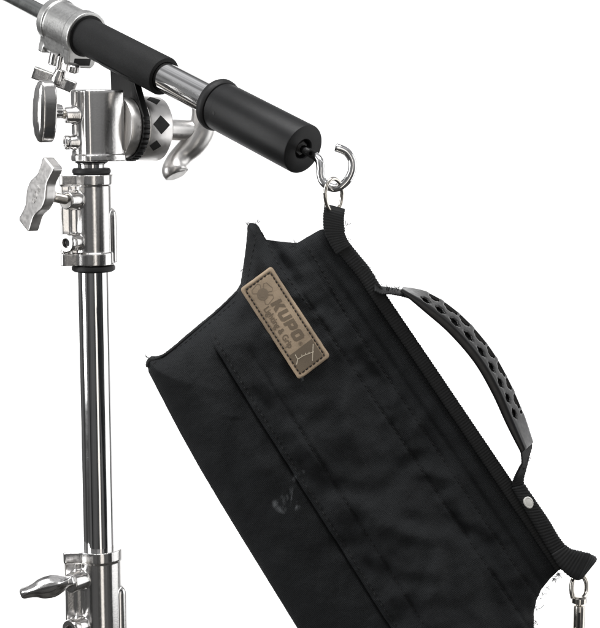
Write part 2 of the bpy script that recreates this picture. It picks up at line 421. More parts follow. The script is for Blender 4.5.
def head_plan(g):
    o = []
    for k in range(7):
        a = R(180 + 90 * k / 6); o.append((-6 + 7 * math.cos(a) - g, -9.5 + 6.5 * math.sin(a) - g))
    for k in range(1, 9):
        x = -6 + 28 * k / 8; o.append((x, -16 - g - 1.8 * math.sin(math.pi * k / 9)))
    for k in range(5):
        a = R(-90 + 90 * k / 4); o.append((23 + 3 * math.cos(a) + g * 0.5, -13 + 3 * math.sin(a) - g))
    return o + [(26 + g * 0.5, 15 + g), (-2, 15.4 + g)] + circle2(15.2 + g, 14, -2, 0, 110, 205)
b.prism(head_plan(0), zh(157), zh(89.5), Mh, 2.2, 3)
b.prism(head_plan(1.0), zh(161), zh(154.5), Mh)
for py, r, ln in ((115, 7.5, 22), (142, 6.3, 20)):
    Mb = Mu @ frame_mm((0, -5, zh(py)), (-0.92, -0.38, 0))
    b.lathe([(r + 1.5, 0), (r, ln - 5), (r * 0.92, ln)], Mb, 28)
body = b.cast('head_body', CAST, head, 0.0006, 9, Mh)
Mb = Mu @ frame_mm((0, -5, zh(142)), (-0.92, -0.38, 0))
MB().lathe([(5, 17), (6.0, 18), (6.4, 20), (6.4, 22), (5.7, 23), (3.4, 23), (3.0, 21.5), (3.0, 20), (0, 20)], Mb, 36).build('bolt', CAST, body)
MB().lathe([(0, 20.2), (2.6, 20.2), (2.6, 20.6), (0, 20.6)], Mb, 6).build('hex_socket_shade', DARK, body, 20)  # socket shade put in as a thin dark hex plate
# left T-handle, seen nearly edge-on
dl = V((-0.93, -0.36, 0.0)).normalized()
st = hp + V((0, -0.005, zh(115) * 0.001)) + dl * 0.018
ch = hp + V((0, -0.005, zh(113.5) * 0.001)) + dl * 0.0455
t_handle(head, P(45.5, 111.5, (ch - CAM).dot(FW)), dl + V((0.06, -0.17, 0.0)), V((0.25, 0.0, 1)), 1.0, 13, st, 3.6, 6.0, shape=oval_outline(27, 12))
# clamping discs along the tilted axis n0
Mn = frame(hp + V((0, 0, 0.0005)), X=UPW, Z=n0)
DR = 28.8
MB().lathe([(DR - 5, 26), (DR - 2.8, 26.8), (DR - 2, 28), (DR - 2, 36.0), (DR - 3, 36.7)], Mn, 96).build('clamp_disc', BRUSH, head)
MB().lathe([(DR - 1, 43.2), (DR - 0.2, 44), (DR, 45), (DR, 66), (DR - 0.5, 67.2), (DR - 1.6, 68), (13, 68.3), (11, 70)], Mn, 96).build('clamp_disc', BRUSH, head)
# dark patches laid on the outer disc, painted as shade inside its diamond holes
up_n = (UPW - n0 * UPW.dot(n0)).normalized(); m0 = n0.cross(up_n) * 1.0
if m0.y > 0: m0 = -m0
def diamond(phi, X, wx, wa):
    b = MB(); k = 8; vs = []; fs = []
    for i in range(k + 1):
        for j in range(k + 1):
            p, q = i / k - 0.5, j / k - 0.5
            dx = (p + q) * wx; da = (p - q) * wa
            a = phi + da / DR
            vs.append(hp + V((0, 0, 0.0005)) + n0 * (X + dx) * 0.001 + (m0 * math.cos(a) + up_n * math.sin(a)) * (DR + 0.25) * 0.001)
    for i in range(k):
        for j in range(k):
            fs.append((i * (k + 1) + j, (i + 1) * (k + 1) + j, (i + 1) * (k + 1) + j + 1, i * (k + 1) + j + 1))
    b.add(vs, fs).build('diamond_hole_shade', DARK, head, 60)
for ph, X, wx, wa in ((8, 55, 8.5, 8.5), (-31, 51.5, 6, 5.5), (62, 55, 7, 7)): diamond(R(ph), X, wx, wa)
# right T-handle, round and curved, behind the boom
MB().lathe([(12, 68), (10.6, 69.5), (9.6, 74), (9.4, 100), (10.5, 110)], Mn, 48).build('spindle_boss', BRUSH, head)
dz = project(hp + n0 * 0.108)[2]
path = catmull([P(x, y, dz + o) for x, y, o in ((206, 102, -.004), (204, 118, -.002), (201, 131, 0), (194, 143, 0), (184, 153, 0), (177, 162, -.002), (175, 171, -.004), (176.5, 176, -.005))], 6)
rads = [0.0140, 0.0118, 0.0128, 0.0122, 0.0106, 0.0108, 0.0126, 0.0100]
rr = catmull([(r, 0, 0) for r in rads], 6)
b = MB().tube(path, [p.x for p in rr], 28)
b.cast('t_handle', BRUSH, head, 0.0009, 8)

# ------------------------------------------------------------------ boom arm
bp = hp + n0 * 0.040
z_b = project(bp)[2]
def dir_for(tw=0.60):
    r_ = 0.68; return (RT * 0.677 - UP * 0.42 - FW * 0.605).normalized()
BD = dir_for()
B0 = P(127, 57, z_b)
# turn the boom until its end falls on the picked picture point
def along(px):
    lo, hi = -0.6, 0.6
    for _ in range(60):
        mid = (lo + hi) / 2
        if project(B0 + BD * mid)[0] < px: lo = mid
        else: hi = mid
    return lo
for _ in range(20):
    e = project(B0 + BD * along(303.5))
    BD = (BD - UP * ((149.3 - e[1]) / FPX)).normalized()
boom = thing('boom_arm', B0, 'boom arm with black sleeve and black counterweight on the grip head, ending in a hook', 'boom arm')
dn = (-UPW + BD * BD.z).normalized()
if dn.z > 0: dn = -dn
MBm = frame(B0, X=dn, Z=BD)                     # local z runs along the boom, x points down
sz = lambda px: along(px) * 1000
print('boom depth', z_b, 'end', project(B0 + BD * along(303.5)), 'len', sz(303.5) - sz(15))
def rod(name, m, prof, n=80, parent=None): return MB().lathe(prof, MBm, n).build(name, m, parent or boom)
rod('inner_tube', TUBE, [(7.4, sz(-70)), (7.4, sz(70))])
s0, s1 = sz(78), sz(164.5)
rod('foam_sleeve', FOAM, [(14, s0), (16.6, s0), (17.0, s0 + 10), (17.3, s1 - 2), (16.6, s1 - 0.4), (15.4, s1), (13.4, s1), (13.2, s1 - 3)])
rod('chrome_tube', CHROME, [(13.0, s1 - 20), (13.0, sz(222))], 96)
w0, w1 = sz(222), sz(303.5)
rod('rubber_ring', RUBBER, [(12, w0 - 9.5), (18.5, w0 - 9.5), (21.6, w0 - 8), (22.6, w0 - 5.5), (22.4, w0 - 2.5), (21, w0 - 0.6), (18.5, w0)])
wt = rod('counterweight', ANOD, [(15, w0 - 1), (19.4, w0 - 0.5), (20.3, w0 + 0.6), (20.3, w0 + 8), (20.6, w0 + 8.4), (20.6, w1 - 1.2), (20.3, w1 - 0.4), (19.6, w1), (9.0, w1), (8.2, w1 - 0.8), (8.0, w1 - 7), (0, w1 - 7)], 120)
MB().lathe([(0, w1 - 7), (6.6, w1 - 7), (6.6, w1 - 3.2), (5.8, w1 - 2.2), (0, w1 - 2.2)], MBm, 6).build('hook_nut', DARK, wt, 25)
# set screw hole: a small raised disc, its dark colour painted as shade
q = P(226, 113, z_b)
best = None
for i in range(0, 360, 2):
    a = R(i); p = MBm @ V((20.7 * math.cos(a), 20.7 * math.sin(a), w0 + 13)); u, v_, zz = project(p)
    if zz < project(MBm @ V((0, 0, w0 + 13)))[2]:
        e = abs(v_ - 113.2)
        if best is None or e < best[0]: best = (e, p, (p - (MBm @ V((0, 0, w0 + 13)))).normalized())
MB().lathe([(0, 0.1), (1.5, 0.1), (1.5, 0.35), (0, 0.4)], frame(best[1] - best[2] * 0.0002, Z=best[2]), 20).build('set_screw_shade', DARK, wt)
# hook
he = project(B0 + BD * along(303.5))[2]
hook_px = [(306, 150.5, 0.002), (311, 153.5, -.004), (316, 156.6, -.010), (319.5, 161, -.0135), (320.6, 168, -.015), (320.6, 175, -.0155), (322.5, 181, -.016), (327, 185.6, -.017), (334, 188.0, -.018), (341, 185.8, -.019), (347.6, 180, -.0195), (351.8, 171, -.020), (352.2, 161.5, -.0205), (347.8, 153.2, -.021), (341.5, 149.2, -.0215), (335.2, 147.4, -.022)]
ZH = he - 0.018
hp_ = catmull([MBm @ V((0, 0, w1 - 5)), MBm @ V((0, 0, w1 + 0.5))] + [P(x, y, he + o) for x, y, o in hook_px[1:]], 8)
rads = [0.0034] * len(hp_); rads[-1] = 0.0027; rads[-2] = 0.0033
MB().tube(hp_, rads, 24).build('hook', CHROME, boom, 45)

# clamp collar at the rear of the sleeve
k0, k1 = sz(55), sz(87)
b = MB()
prof = lambda r, hw, dep: circle2(r, 40, 0, 0, 50, 310) + [(dep - 3, -hw), (dep, -hw + 3), (dep, hw - 3), (dep - 3, hw)]
b.prism(prof(20.0, 12.5, 28), k0 + 3, k1 - 5, MBm)
b.prism(prof(22.3, 14.5, 31), k1 - 9, k1, MBm)
b.lathe([(19, k0 - 1), (21.3, k0), (21.3, k0 + 8), (20, k0 + 9)], MBm, 64)
b.box(0, 30.5, -13.5, 13.5, k0, k0 + 7, MBm)
cl = b.cast('clamp_collar', MATTE, boom, 0.0006, 6, MBm)
MB().lathe([(16, k1 - 0.5), (19.6, k1 - 0.5), (19.6, k1 + 0.35), (16, k1 + 0.4)], MBm, 80).build('collar_bore_shade', DARK, cl)  # thin dark ring on the front face, painted as shade in the bore
MB().box(21.3, 28.2, -9.5, 9.5, k1 - 1, k1 + 0.5, MBm, 0.9).build('slot_shade', RUBBER, cl)  # dark block on the face, its colour stands for the recess shade
def tbolt(px, py, r, ln, name, m, par, hexn=32, up=UPW):
    o = P(px, py, z_b + 0.024)
    return MB().lathe([(r * 0.86, -ln / 2), (r, -ln / 2 + 1), (r, ln / 2 - 1), (r * 0.86, ln / 2)], frame(o, Z=dn), hexn).build(name, m, par, 30)
tbolt(54.5, 58.5, 5.2, 12, 'bolt_head', CAST, cl)
tbolt(73.0, 68, 6.3, 7, 'bolt_head', CAST, cl)
tbolt(58, 71, 2.9, 28, 'stud', CAST, cl)
# wing nut beneath
b = MB()
o = P(58, 79, z_b + 0.024); Mw = frame(o, X=(0.90, 0.10, -0.36), Z=(0.36, -0.12, 0.92))
b.lathe([(6.0, -4), (6.4, 0), (5.0, 9)], Mw, 24)
b.prism([(-24, -4.5), (-22, -5.5), (-8, -4), (8, -4), (17, -6), (18, -4), (18, 4), (17, 6), (8, 4), (-8, 4), (-22, 5.5), (-24, 4.5)], -7, 3.5, Mw)
b.cast('wing_nut', CAST, cl, 0.0005, 6, Mw)

# black bracket from the discs up to the sleeve
b = MB()
Mk = frame(hp + n0 * 0.0401 + V((0, 0, 0.0005)), X=-m0 if m0.dot(BD) < 0 else m0, Z=n0)   # x along the boom's ground direction
xd = V((Mk[0][0], Mk[1][0], Mk[2][0])).normalized(); yd = V((Mk[0][1], Mk[1][1], Mk[2][1])).normalized()
ysg = 1 if yd.z > 0 else -1
rel = (B0 - (hp + n0 * 0.0401)); bx = rel.dot(xd) * 1000; by = rel.dot(yd) * 1000
sl = V((BD.dot(xd), BD.dot(yd), 0)).normalized(); pn = V((-sl.y, sl.x, 0)) * ysg
ol = [( (DR + 0.5 + 0.55 * math.sin(R(a) * 40)) * math.cos(R(a)), ysg * (DR + 0.5 + 0.55 * math.sin(R(a) * 40)) * math.sin(R(a))) for a in range(168, 384, 2)]
top = [V((bx, by, 0)) + sl * d + pn * e for d, e in ((21, -12), (23, -4), (-25, -4), (-24, -12), (-21, -17))]
ol += [(p.x, p.y) for p in top]
b.prism(ol, -3.4, 3.2, Mk, 0.6)
b.build('bracket', PLASTIC, boom, 30)
# saddle that grips the sleeve
b = MB()
vs = []; fs = []
c0 = (B0 - V((0, 0, 0)))
for i, (d, w_) in enumerate([(-27, -0.3), (-25, 0.3), (-20, 0.5), (20, 0.5), (24, 0.3), (26, -0.3)]):
    for j in range(41):
        a = R(-50 + 2.5 * j)
        vs.append(MBm @ V(((17.1 + w_) * math.cos(a), (17.1 + w_) * math.sin(a), d)))
for i in range(5):
    for j in range(40): fs.append((i * 41 + j, i * 41 + j + 1, (i + 1) * 41 + j + 1, (i + 1) * 41 + j))
b.add(vs, fs).build('saddle', FOAM, boom, 50)

# ------------------------------------------------------------------ the sandbag
ZB0 = he - 0.0185
def zb(v): return ZB0 + (v - 200) * 0.00081 * math.sin(PITCH)
NB = V((0.0, -1.0, 0.0))
def Q(u, v, h): return P(u, v, zb(v)) + NB * (h * 0.001)
OR = P(335, 205, zb(205))
bag = thing('sandbag', OR, 'black fabric sandbag with tan leather patch and side handle, hanging from the hook', 'sandbag')

OUT = [(327, 229), (320, 230), (313, 233.8), (305, 238.5), (297, 243.0), (288, 242.6), (279, 241.6), (271, 240.4), (266, 239.5), (262.5, 234), (259.2, 227.2), (256, 223.6), (250, 223), (247.4, 226), (247.0, 236), (245.2, 252), (243, 268), (240.5, 284), (236, 291), (226, 301), (213, 313), (199, 324.5), (184, 337), (172, 347.5), (163, 354.5), (156, 356.5), (151, 356.4), (148.2, 358.6), (147.6, 364), (148.8, 372), (153, 380), (163, 399.5), (180, 432), (200, 468), (222, 505), (244, 541), (268, 580), (297, 627), (325, 672), (352, 714), (376, 748), (398, 764), (424, 768), (452, 757), (480, 737), (505, 712), (523, 684), (531, 655), (533.5, 630), (533.6, 612), (536, 600), (541, 589), (549, 579), (558, 570), *[(378 + 0.5595 * q - 0.829 * 4, 283 + 0.8288 * q + 0.559 * 4) for q in range(340, -1, -20)], (367, 275), (356, 263), (346, 250), (338, 240), (332, 232)]
def seg_dist(p, a, b):
    ab = b - a; t = max(0, min(1, (p - a).dot(ab) / ab.length_squared)); return (p - a - ab * t).length
OUT2 = [V((x, y)) for x, y in OUT]
def out_dist(p):
    return min(seg_dist(p, OUT2[i], OUT2[(i + 1) % len(OUT2)]) for i in range(len(OUT2)))
def inside(p):
    c = False; n = len(OUT2); j = n - 1
    for i in range(n):
        a, b_ = OUT2[i], OUT2[j]
        if (a.y > p.y) != (b_.y > p.y) and p.x < (b_.x - a.x) * (p.y - a.y) / (b_.y - a.y) + a.x: c = not c
        j = i
    return c
def sst(a, b_, x):
    t = max(0, min(1, (x - a) / (b_ - a))); return t * t * (3 - 2 * t)
def gs(x, s): return math.exp(-(x / s) ** 2)
def line_t(u, v, a, b_):
    """signed distance to the line a-b (positive to its left/lower side) and the run along it"""
    d = V((b_[0] - a[0], b_[1] - a[1])).normalized(); r = V((u - a[0], v - a[1]))
    return r.dot(V((-d.y, d.x))), r.dot(d)
SEAM_A = ((219, 345), (352, 556)); TOPW = ((378, 283), (513, 483))
FOLDS = [  # wrinkles: x, y, direction (deg), length, width, height mm
    (395, 385, 100, 22, 7, 2.6), (372, 372, 40, 26, 9, -2.0), (418, 420, 120, 20, 8, 2.4), (430, 440, 60, 24, 7, -2.4), (350, 420, 75, 40, 9, 2.0),
    (336, 335, 50, 40, 13, 1.2), (348, 292, 55, 45, 13, -1.0), (455, 500, 70, 34, 9, 2.4), (470, 530, 30, 30, 8, -2.2), (400, 520, 20, 40, 10, 2.2), (380, 560, 25, 46, 9, -2.0),
    (350, 480, 10, 36, 9, -1.8), (300, 430, 55, 50, 9, 1.6), (270, 395, 45, 34, 8, -1.6), (430, 570, 100, 40, 10, 2.4), (490, 590, 80, 30, 9, -2.0),
    (255, 300, 80, 40, 7, 1.8), (285, 262, 62, 38, 7, -1.6), (305, 290, 60, 46, 9, 1.3), (325, 262, 60, 30, 6, 1.8), (440, 470, 5, 22, 7, 1.8), (405, 460, 150, 26, 8, -2.0),
    (230, 420, 58, 70, 14, 1.8), (250, 500, 62, 70, 12, -1.4), (200, 370, 70, 30, 9, -1.6)]
FW_ = [(x, y, math.cos(R(a)), math.sin(R(a)), l, w_, h) for x, y, a, l, w_, h in FOLDS]
def relief(u, v, d=None):
    p = V((u, v))
    if d is None: d = out_dist(p) if inside(p) else 0
    t, s_ = line_t(u, v, *TOPW)
    ta, sa = line_t(u, v, *SEAM_A)
    edge = 1 - math.exp(-d / 26.0)
    edge2 = 1 - math.exp(-d / 5.0)
    h = 2.2 * edge2 + 1.5
    # flat flange beside the webbing, then the filled body
    fl = sst(30, 48, t)
    h += 3.2 * sst(10, 30, t) * edge2
    h -= 1.3 * gs(t - 33, 3.0) * edge2
    body = 30 * sst(14, 150, t) * edge
    h += fl * body
    h -= 0.9 * gs(t - 44, 1.6) * fl * edge2 + 1.0 * gs(t - 67, 1.8) * edge2
    # overlap step at the long seam: the flap lies over the left panel
    st_ = sst(-1.6, 1.2, ta) * sst(-20, 14, sa)
    h -= 2.4 * st_ * edge2 + 2.2 * gs(ta - 0.6, 1.1) * sst(-20, 14, sa) * edge2
    h += 1.0 * gs(ta + 7, 5) * edge2 - 1.6 * gs(ta + 29, 2.2) * edge2 * sst(0, 40, sa)
    h -= 8 * sst(0, 90, ta) ** 1.4 * edge
    # wrinkles
    amp = edge2 * (0.35 + 0.65 * sst(36, 60, t))
    for x, y, cx, sy, l, w_, hh in FW_:
        du, dv = u - x, v - y
        if abs(du) > 90 or abs(dv) > 90: continue
        a = du * cx + dv * sy; c = -du * sy + dv * cx + 0.004 * a * a
        h += amp * 2.3 * hh * gs(a, l) * gs(c, w_)
    q = V((u, v, 3.7))
    left = 1 - 0.65 * sst(0, 12, ta)
    h += amp * left * 3.4 * noise.noise(q / 34) + amp * left * 1.9 * noise.noise(q / 15 + V((5, 3, 1))) + amp * 0.28 * noise.noise(q / 5.5)
    # puckers on the two stitch rows
    for tt, wv in ((44, 9.5), (67, 11)):
        h += amp * 2.3 * gs(t - tt, 9) * noise.noise(V((s_ / wv, tt + t / 30, 0)))
    # valley between the corner point and the hanging loop
    vt, vs_ = line_t(u, v, (267, 236), (318, 310))
    h -= 3.6 * gs(vt, 6) * sst(85, 0, vs_) * edge2
    h += 3.0 * gs(vt - 16, 8) * sst(70, 10, vs_) * edge2
    return h
def bag_mesh():
    pts = []; e = []
    dens = []
    for i in range(len(OUT2)):
        a, b_ = OUT2[i], OUT2[(i + 1) % len(OUT2)]; n = max(1, int((b_ - a).length / 2.2))
        for k in range(n):
            q = a.lerp(b_, k / n); jit = 0.35 * noise.noise(V((q.x / 3, q.y / 3, 9)))
            dens.append(q + V((jit, jit * 0.6)))
    nb = len(dens); pts = list(dens); e = [(i, (i + 1) % nb) for i in range(nb)]; ds = [0.0] * nb
    st = 2.1; row = 0; y = 222.0
    while y < 770:
        x = 145 + (st / 2 if row % 2 else 0)
        while x < 562:
            p = V((x, y))
            if inside(p):
                d = out_dist(p)
                if d > 1.3: pts.append(p); ds.append(d)
            x += st
        y += st * 0.87; row += 1
    for a, b_, offs in ((SEAM_A[0], SEAM_A[1], (-2.2, -1.1, -0.2, 0.6, 1.4, 2.3)), (TOPW[0], TOPW[1], (42.5, 44, 45.5, 65.5, 67, 68.5))):
        d_ = V((b_[0] - a[0], b_[1] - a[1])).normalized(); nn = V((-d_.y, d_.x))
        for of_ in offs:
            for q in range(-30, 420):
                p = V(a) + d_ * (q * 1.3) + nn * of_
                if inside(p):
                    dd = out_dist(p)
                    if dd > 1.3: pts.append(p); ds.append(dd)
    vv, ee, ff, ov, oe, of = delaunay_2d_cdt(pts, e, [], 1, 1e-5)
    idx = [o[0] if o else None for o in ov]
    front = [Q(p.x, p.y, relief(p.x, p.y, ds[idx[i]] if idx[i] is not None else None)) for i, p in enumerate(vv)]
    back = [Q(p.x, p.y, -2 - 34 * (1 - math.exp(-(ds[idx[i]] if idx[i] is not None else 0) / 32.0)) * sst(20, 140, line_t(p.x, p.y, *TOPW)[0]) + 2.0 * noise.noise(V((p.x / 30, p.y / 30, 50)))) for i, p in enumerate(vv)]
    m = len(vv)
    faces = [tuple(f) for f in ff] + [tuple(i + m for i in reversed(f)) for f in ff]
    cnt = {}
    for f in ff:
        for k in range(3):
            a, c = f[k], f[(k + 1) % 3]; cnt[(a, c)] = 1
    for (a, c) in list(cnt):
        if (c, a) not in cnt: faces.append((c, a, a + m, c + m))
    return front + back, faces
# smudge positions in bag-local metres (x, z), radii
def loc(u, v): p = Q(u, v, 25) - OR; return p.x, p.z
SMUDGE = []
for (u, v, rx, rz, rot) in ((290, 487, 10, 15, R(35)), (283, 499, 10, 6, R(10)), (297, 466, 5, 7, R(40)), (302, 461, 4, 3, 0), (276, 494, 5, 7, R(30)), (296, 497, 6, 4, R(-20))):
    x, z = loc(u, v); SMUDGE.append((x, z, rx * 0.00081, rz * 0.00081, rot))
FAB = fabric()
vs, fs = bag_mesh()
body = MB().add(vs, fs).build('bag_body', FAB, bag, 55)

def stitch_line(pts, parent, name='stitching', dash=4.2, gap=2.0, r=0.36, lift=0.25, m=None):
    pts = [V(p) for p in pts]; b = MB(); i = 0; pos = 0.0; L = [(pts[k + 1] - pts[k]).length for k in range(len(pts) - 1)]; tot = sum(L)
    def at(s_):
        for k, l in enumerate(L):
            if s_ <= l or k == len(L) - 1: return pts[k].lerp(pts[k + 1], min(1, s_ / l))
            s_ -= l
    while pos + dash < tot:
        jit = random.uniform(-0.25, 0.25)
        q = [at(pos + dash * f) for f in (0, 0.25, 0.5, 0.75, 1)]
        b.tube([Q(p.x + jit * 0.5, p.y, relief(p.x, p.y) + l) for p, l in zip(q, (-0.5, lift, lift + 0.1, lift, -0.5))], r * 0.001, 6)
        pos += dash + gap + random.uniform(-0.3, 0.3)
    return b.build(name, m or THREAD, parent, 60)
def off_line(a, b_, off, n=8, s0=0, s1=None):
    d = V((b_[0] - a[0], b_[1] - a[1])); L = d.length; d.normalize(); nn = V((-d.y, d.x))
    s1 = L if s1 is None else s1
    return [V(a) + d * (s0 + (s1 - s0) * k / n) + nn * off for k in range(n + 1)]
stitch_line([(308, 248), (318, 262)] + off_line(*TOPW, 44, 8, 12, 335), body)
stitch_line([(262, 232), (278, 262)] + off_line(*TOPW, 67, 8, 12, 350), body)
stitch_line(off_line(*SEAM_A, -5, 8, -14, 330), body)
stitch_line(off_line(*SEAM_A, -29, 8, 95, 330), body)
stitch_line([(258, 229), (252, 256), (246, 287)], body, r=0.3)
stitch_line(off_line(*TOPW, 17, 8, 14, 330), body, dash=2.6, gap=1.6, r=0.3)
stitch_line([(154, 362), (186, 341), (214, 318), (237, 298)], body, r=0.3)
# rolled binding along the top left edge
b = MB()
pp = catmull([Q(u, v, h) for u, v, h in ((149, 366, 3), (150.5, 360, 4), (157, 358, 4.5), (170, 350.5, 5), (190, 334, 5), (210, 317.5, 5), (228, 301, 5), (238, 291.5, 4.5))], 8)
b.tube(pp, [0.0024 if i < 14 else 0.0013 for i in range(len(pp))], 10)
b.build('binding', WEB, body, 60)

# ------------------------------------------------------------------ ribbed webbing
def webbing(name, centre, width, thick, parent, rib=2.35, amp=0.32, m=None, nrm=None, step=0.0006, wedge=None):
    """centre: list of world points; width: list of world half-width vectors; ribs run across the strip"""
    cs = []; ws = []
    pc = catmull(centre, 24); pw = catmull(width, 24)
    # resample
    L = [0.0]
    for a, c in zip(pc, pc[1:]): L.append(L[-1] + (c - a).length)
    n = max(8, int(L[-1] / step)); j = 0; vs = []; fs = []
    K = 12
    pts = []
    for i in range(n + 1):
        s_ = L[-1] * i / n
        while j < len(L) - 2 and L[j + 1] < s_: j += 1
        f = (s_ - L[j]) / max(1e-9, L[j + 1] - L[j]); pts.append((pc[j].lerp(pc[j + 1], f), pw[j].lerp(pw[j + 1], f), s_))
    for i, (c, w_, s_) in enumerate(pts):
        tdir = (pts[min(n, i + 1)][0] - pts[max(0, i - 1)][0]).normalized()
        wn = w_.normalized(); hw = w_.length
        nn = wn.cross(tdir).normalized()
        rb = (abs(math.sin(math.pi * s_ * 1000 / rib)) - 0.6) * amp
        hw2 = hw + 0.00025 * math.sin(2 * math.pi * s_ * 1000 / rib) + 0.0002 * noise.noise(V((s_ * 300, 0, 0)))
        ring = []
        T2 = thick / 2
        prof = [(-1, 0), (-0.97, 0.6), (-0.9, 1), (-0.45, 1.04), (0, 1.05), (0.45, 1.04), (0.9, 1), (0.97, 0.6), (1, 0), (0.97, -0.6), (0.9, -1), (0.45, -1.04), (0, -1.05), (-0.45, -1.04), (-0.9, -1), (-0.97, -0.6)]
        for a, t_ in prof:
            vs.append(c + wn * (a * hw2) + nn * (t_ * (T2 + rb * (1 if abs(a) < 0.93 else 0.3)) * 0.001))
        K = len(prof)
    for i in range(n):
        for k in range(K): fs.append((i * K + k, i * K + (k + 1) % K, (i + 1) * K + (k + 1) % K, (i + 1) * K + k))
    fs += [tuple(range(K - 1, -1, -1)), tuple(range(n * K, (n + 1) * K))]
    return MB().add(vs, fs).build(name, m or WEB, parent, 70)
def px_strip(spec):
    """spec rows: left edge (u,v), right edge (u,v), height mm"""
    c = []; w_ = []
    for (u0, v0), (u1, v1), h0, h1 in spec:
        a, b_ = Q(u0, v0, h0), Q(u1, v1, h1); c.append((a + b_) / 2); w_.append((b_ - a) / 2)
    return c, w_
# binding along the long right edge
e1 = V((0.5595, 0.8288)); en = V((-0.8288, 0.5595))
rows = []
for (u, v) in ((333, 229), (342, 241), (354, 256), (366, 271)):
    rows.append(((u - 8, v + 6), (u + 4, v - 3), 5.5, 3.5))
for k in range(8):
    s_ = 10 + k * 46.5; p = V(TOPW[0]) + e1 * s_
    l, r_ = p + en * 13.5, p - en * 0.5
    rows.append(((l.x, l.y), (r_.x, r_.y), 6.2, 4.0))
c, w_ = px_strip(rows)
webbing('edge_webbing', c, w_, 2.2, bag)
# hanging loop: front run up to the ring, over it, and down behind
ZR = 0
lc = [Q(343.5, 249, 7.5), Q(337.5, 239, 7), Q(333.8, 229, 6.5), Q(333.2, 219, 5.5), Q(334, 212, 4.2), Q(334.6, 208.2, 2.0), Q(334.6, 207.2, -0.5), Q(334.5, 209, -3), Q(334, 218, -4.5), Q(335, 230, -4)]
lw = [(Q(351, 245, 7) - Q(336, 254, 9)) / 2, (Q(346, 237, 7) - Q(328, 241, 9)) / 2, (Q(344, 229.5, 6) - Q(323.5, 228, 8)) / 2] + [(Q(344, 221, 4.5) - Q(323.5, 215.5, 6.5)) / 2] * 7
webbing('hanging_loop', lc, lw, 1.7, bag, rib=2.0, amp=0.3)
# oval ring through the loop and the hook
rc = []
for i in range(48):
    a = 2 * math.pi * i / 48
    x = math.cos(a); y = math.sin(a)
    u = 333.6 + 8.6 * x * (1 if y < 0 else 0.96); v = 195.2 + 16.5 * y
    rc.append(P(u, v, zb(205) - 0.0045 + 0.0075 * x - 0.0055 * (-y)))
MB().tube(rc, 0.00165, 14, closed=True).build('ring', NICKEL, bag, 60)
# heavy strap sewn over the lower end, folding into a loop
rows = [((510, 485), (523.5, 482), 9, 7), ((516.5, 496), (533, 496), 9.5, 7.5), ((530.5, 519.5), (547, 516.5), 10, 8), ((543, 541), (558, 535), 10, 8), ((553, 557), (567, 545.5), 10, 8.5)]
c, w_ = px_strip(rows)
webbing('end_strap', c, w_, 3.0, bag, rib=2.6, amp=0.42)
rows = [((549, 550), (564, 542), 11.5, 9), ((554, 559), (569, 545), 13, 10), ((563, 568.5), (578, 548), 14, 10), ((573, 575), (587.5, 550), 13, 9), ((578.5, 576.5), (595, 558.5), 6, 2), ((579, 578.5), (596, 558), -1, -5), ((569, 574), (585, 556), -8, -12), ((558, 566), (572, 553), -8, -11)]
c, w_ = px_strip(rows)
webbing('end_loop', c, w_, 2.4, bag, rib=2.7, amp=0.45)
# rivet
o = Q(526.6, 499.0, 10.6); nr = (V((0.35, -0.9, 0.1))).normalized()
Mr = frame(o, X=(0.6, 0, -0.8), Z=nr)
MB().lathe([(4.3, -2.5), (4.9, -0.2), (5.0, 0.25), (4.6, 0.6), (4.0, 0.72), (3.7, 0.5), (3.3, 0.55), (0, 0.7)], Mr @ Matrix.Diagonal((1.06, 0.80, 1, 1)), 40).build('rivet', ENAMEL, bag, 50)
# swivel snap hook
zs = zb(580) - 0.006
def sp(u, v, o=0): return P(u, v, zs + o)
sn_pts = catmull([sp(573, 598), sp(571.6, 590), sp(572.5, 581, .001), sp(577, 575.5, .006), sp(583, 576.5, .009), sp(586.4, 583, .008), sp(586.0, 593, .004), sp(582.5, 598.5)], 6)
sb = MB().tube(sn_pts, [0.0021] * len(sn_pts), 14)
Mv = frame(sp(579, 600), X=(1, 0, 0), Z=UPW)
sb.lathe([(5.0, -2.6), (6.1, -2.0), (6.1, 2.0), (5.0, 2.7), (3.0, 3.0)], Mv, 28)
sb.lathe([(2.4, -9), (2.4, -2), (5, -1)], Mv, 24)
snap = sb.build('snap_hook', NICKEL, bag, 40)
Mv2 = frame(sp(579.5, 600), X=(1, 0, 0), Z=UPW)
MB().lathe([(3.8, -60), (4.7, -58), (4.7, -6), (4.3, -4.6), (2.4, -4.2)], Mv2, 30).build('snap_barrel', NICKEL, snap, 40)
MB().box(-0.9, 0.9, -5.2, -4.0, -52, -9, Mv2 @ Matrix.Rotation(R(-10), 4, 'Z'), 0.3).build('slot_shade', DARK, snap, 40)  # dark strip on the barrel, painted as the shade in its slot
MB().tube([Mv2 @ V((-4, -2, -25)), Mv2 @ V((-8, -3, -25.5))], 0.0021, 14).build('thumb_catch', NICKEL, snap, 40)
hk = catmull([Mv2 @ V(p) for p in ((3, 0, -58), (5, 0, -66), (4, 0, -76), (-4, 0, -82), (-12, 0, -77), (-14, 0, -66), (-10, 0, -58))], 6)
MB().tube(hk, 0.0022, 12).build('snap_jaw', NICKEL, snap, 40)

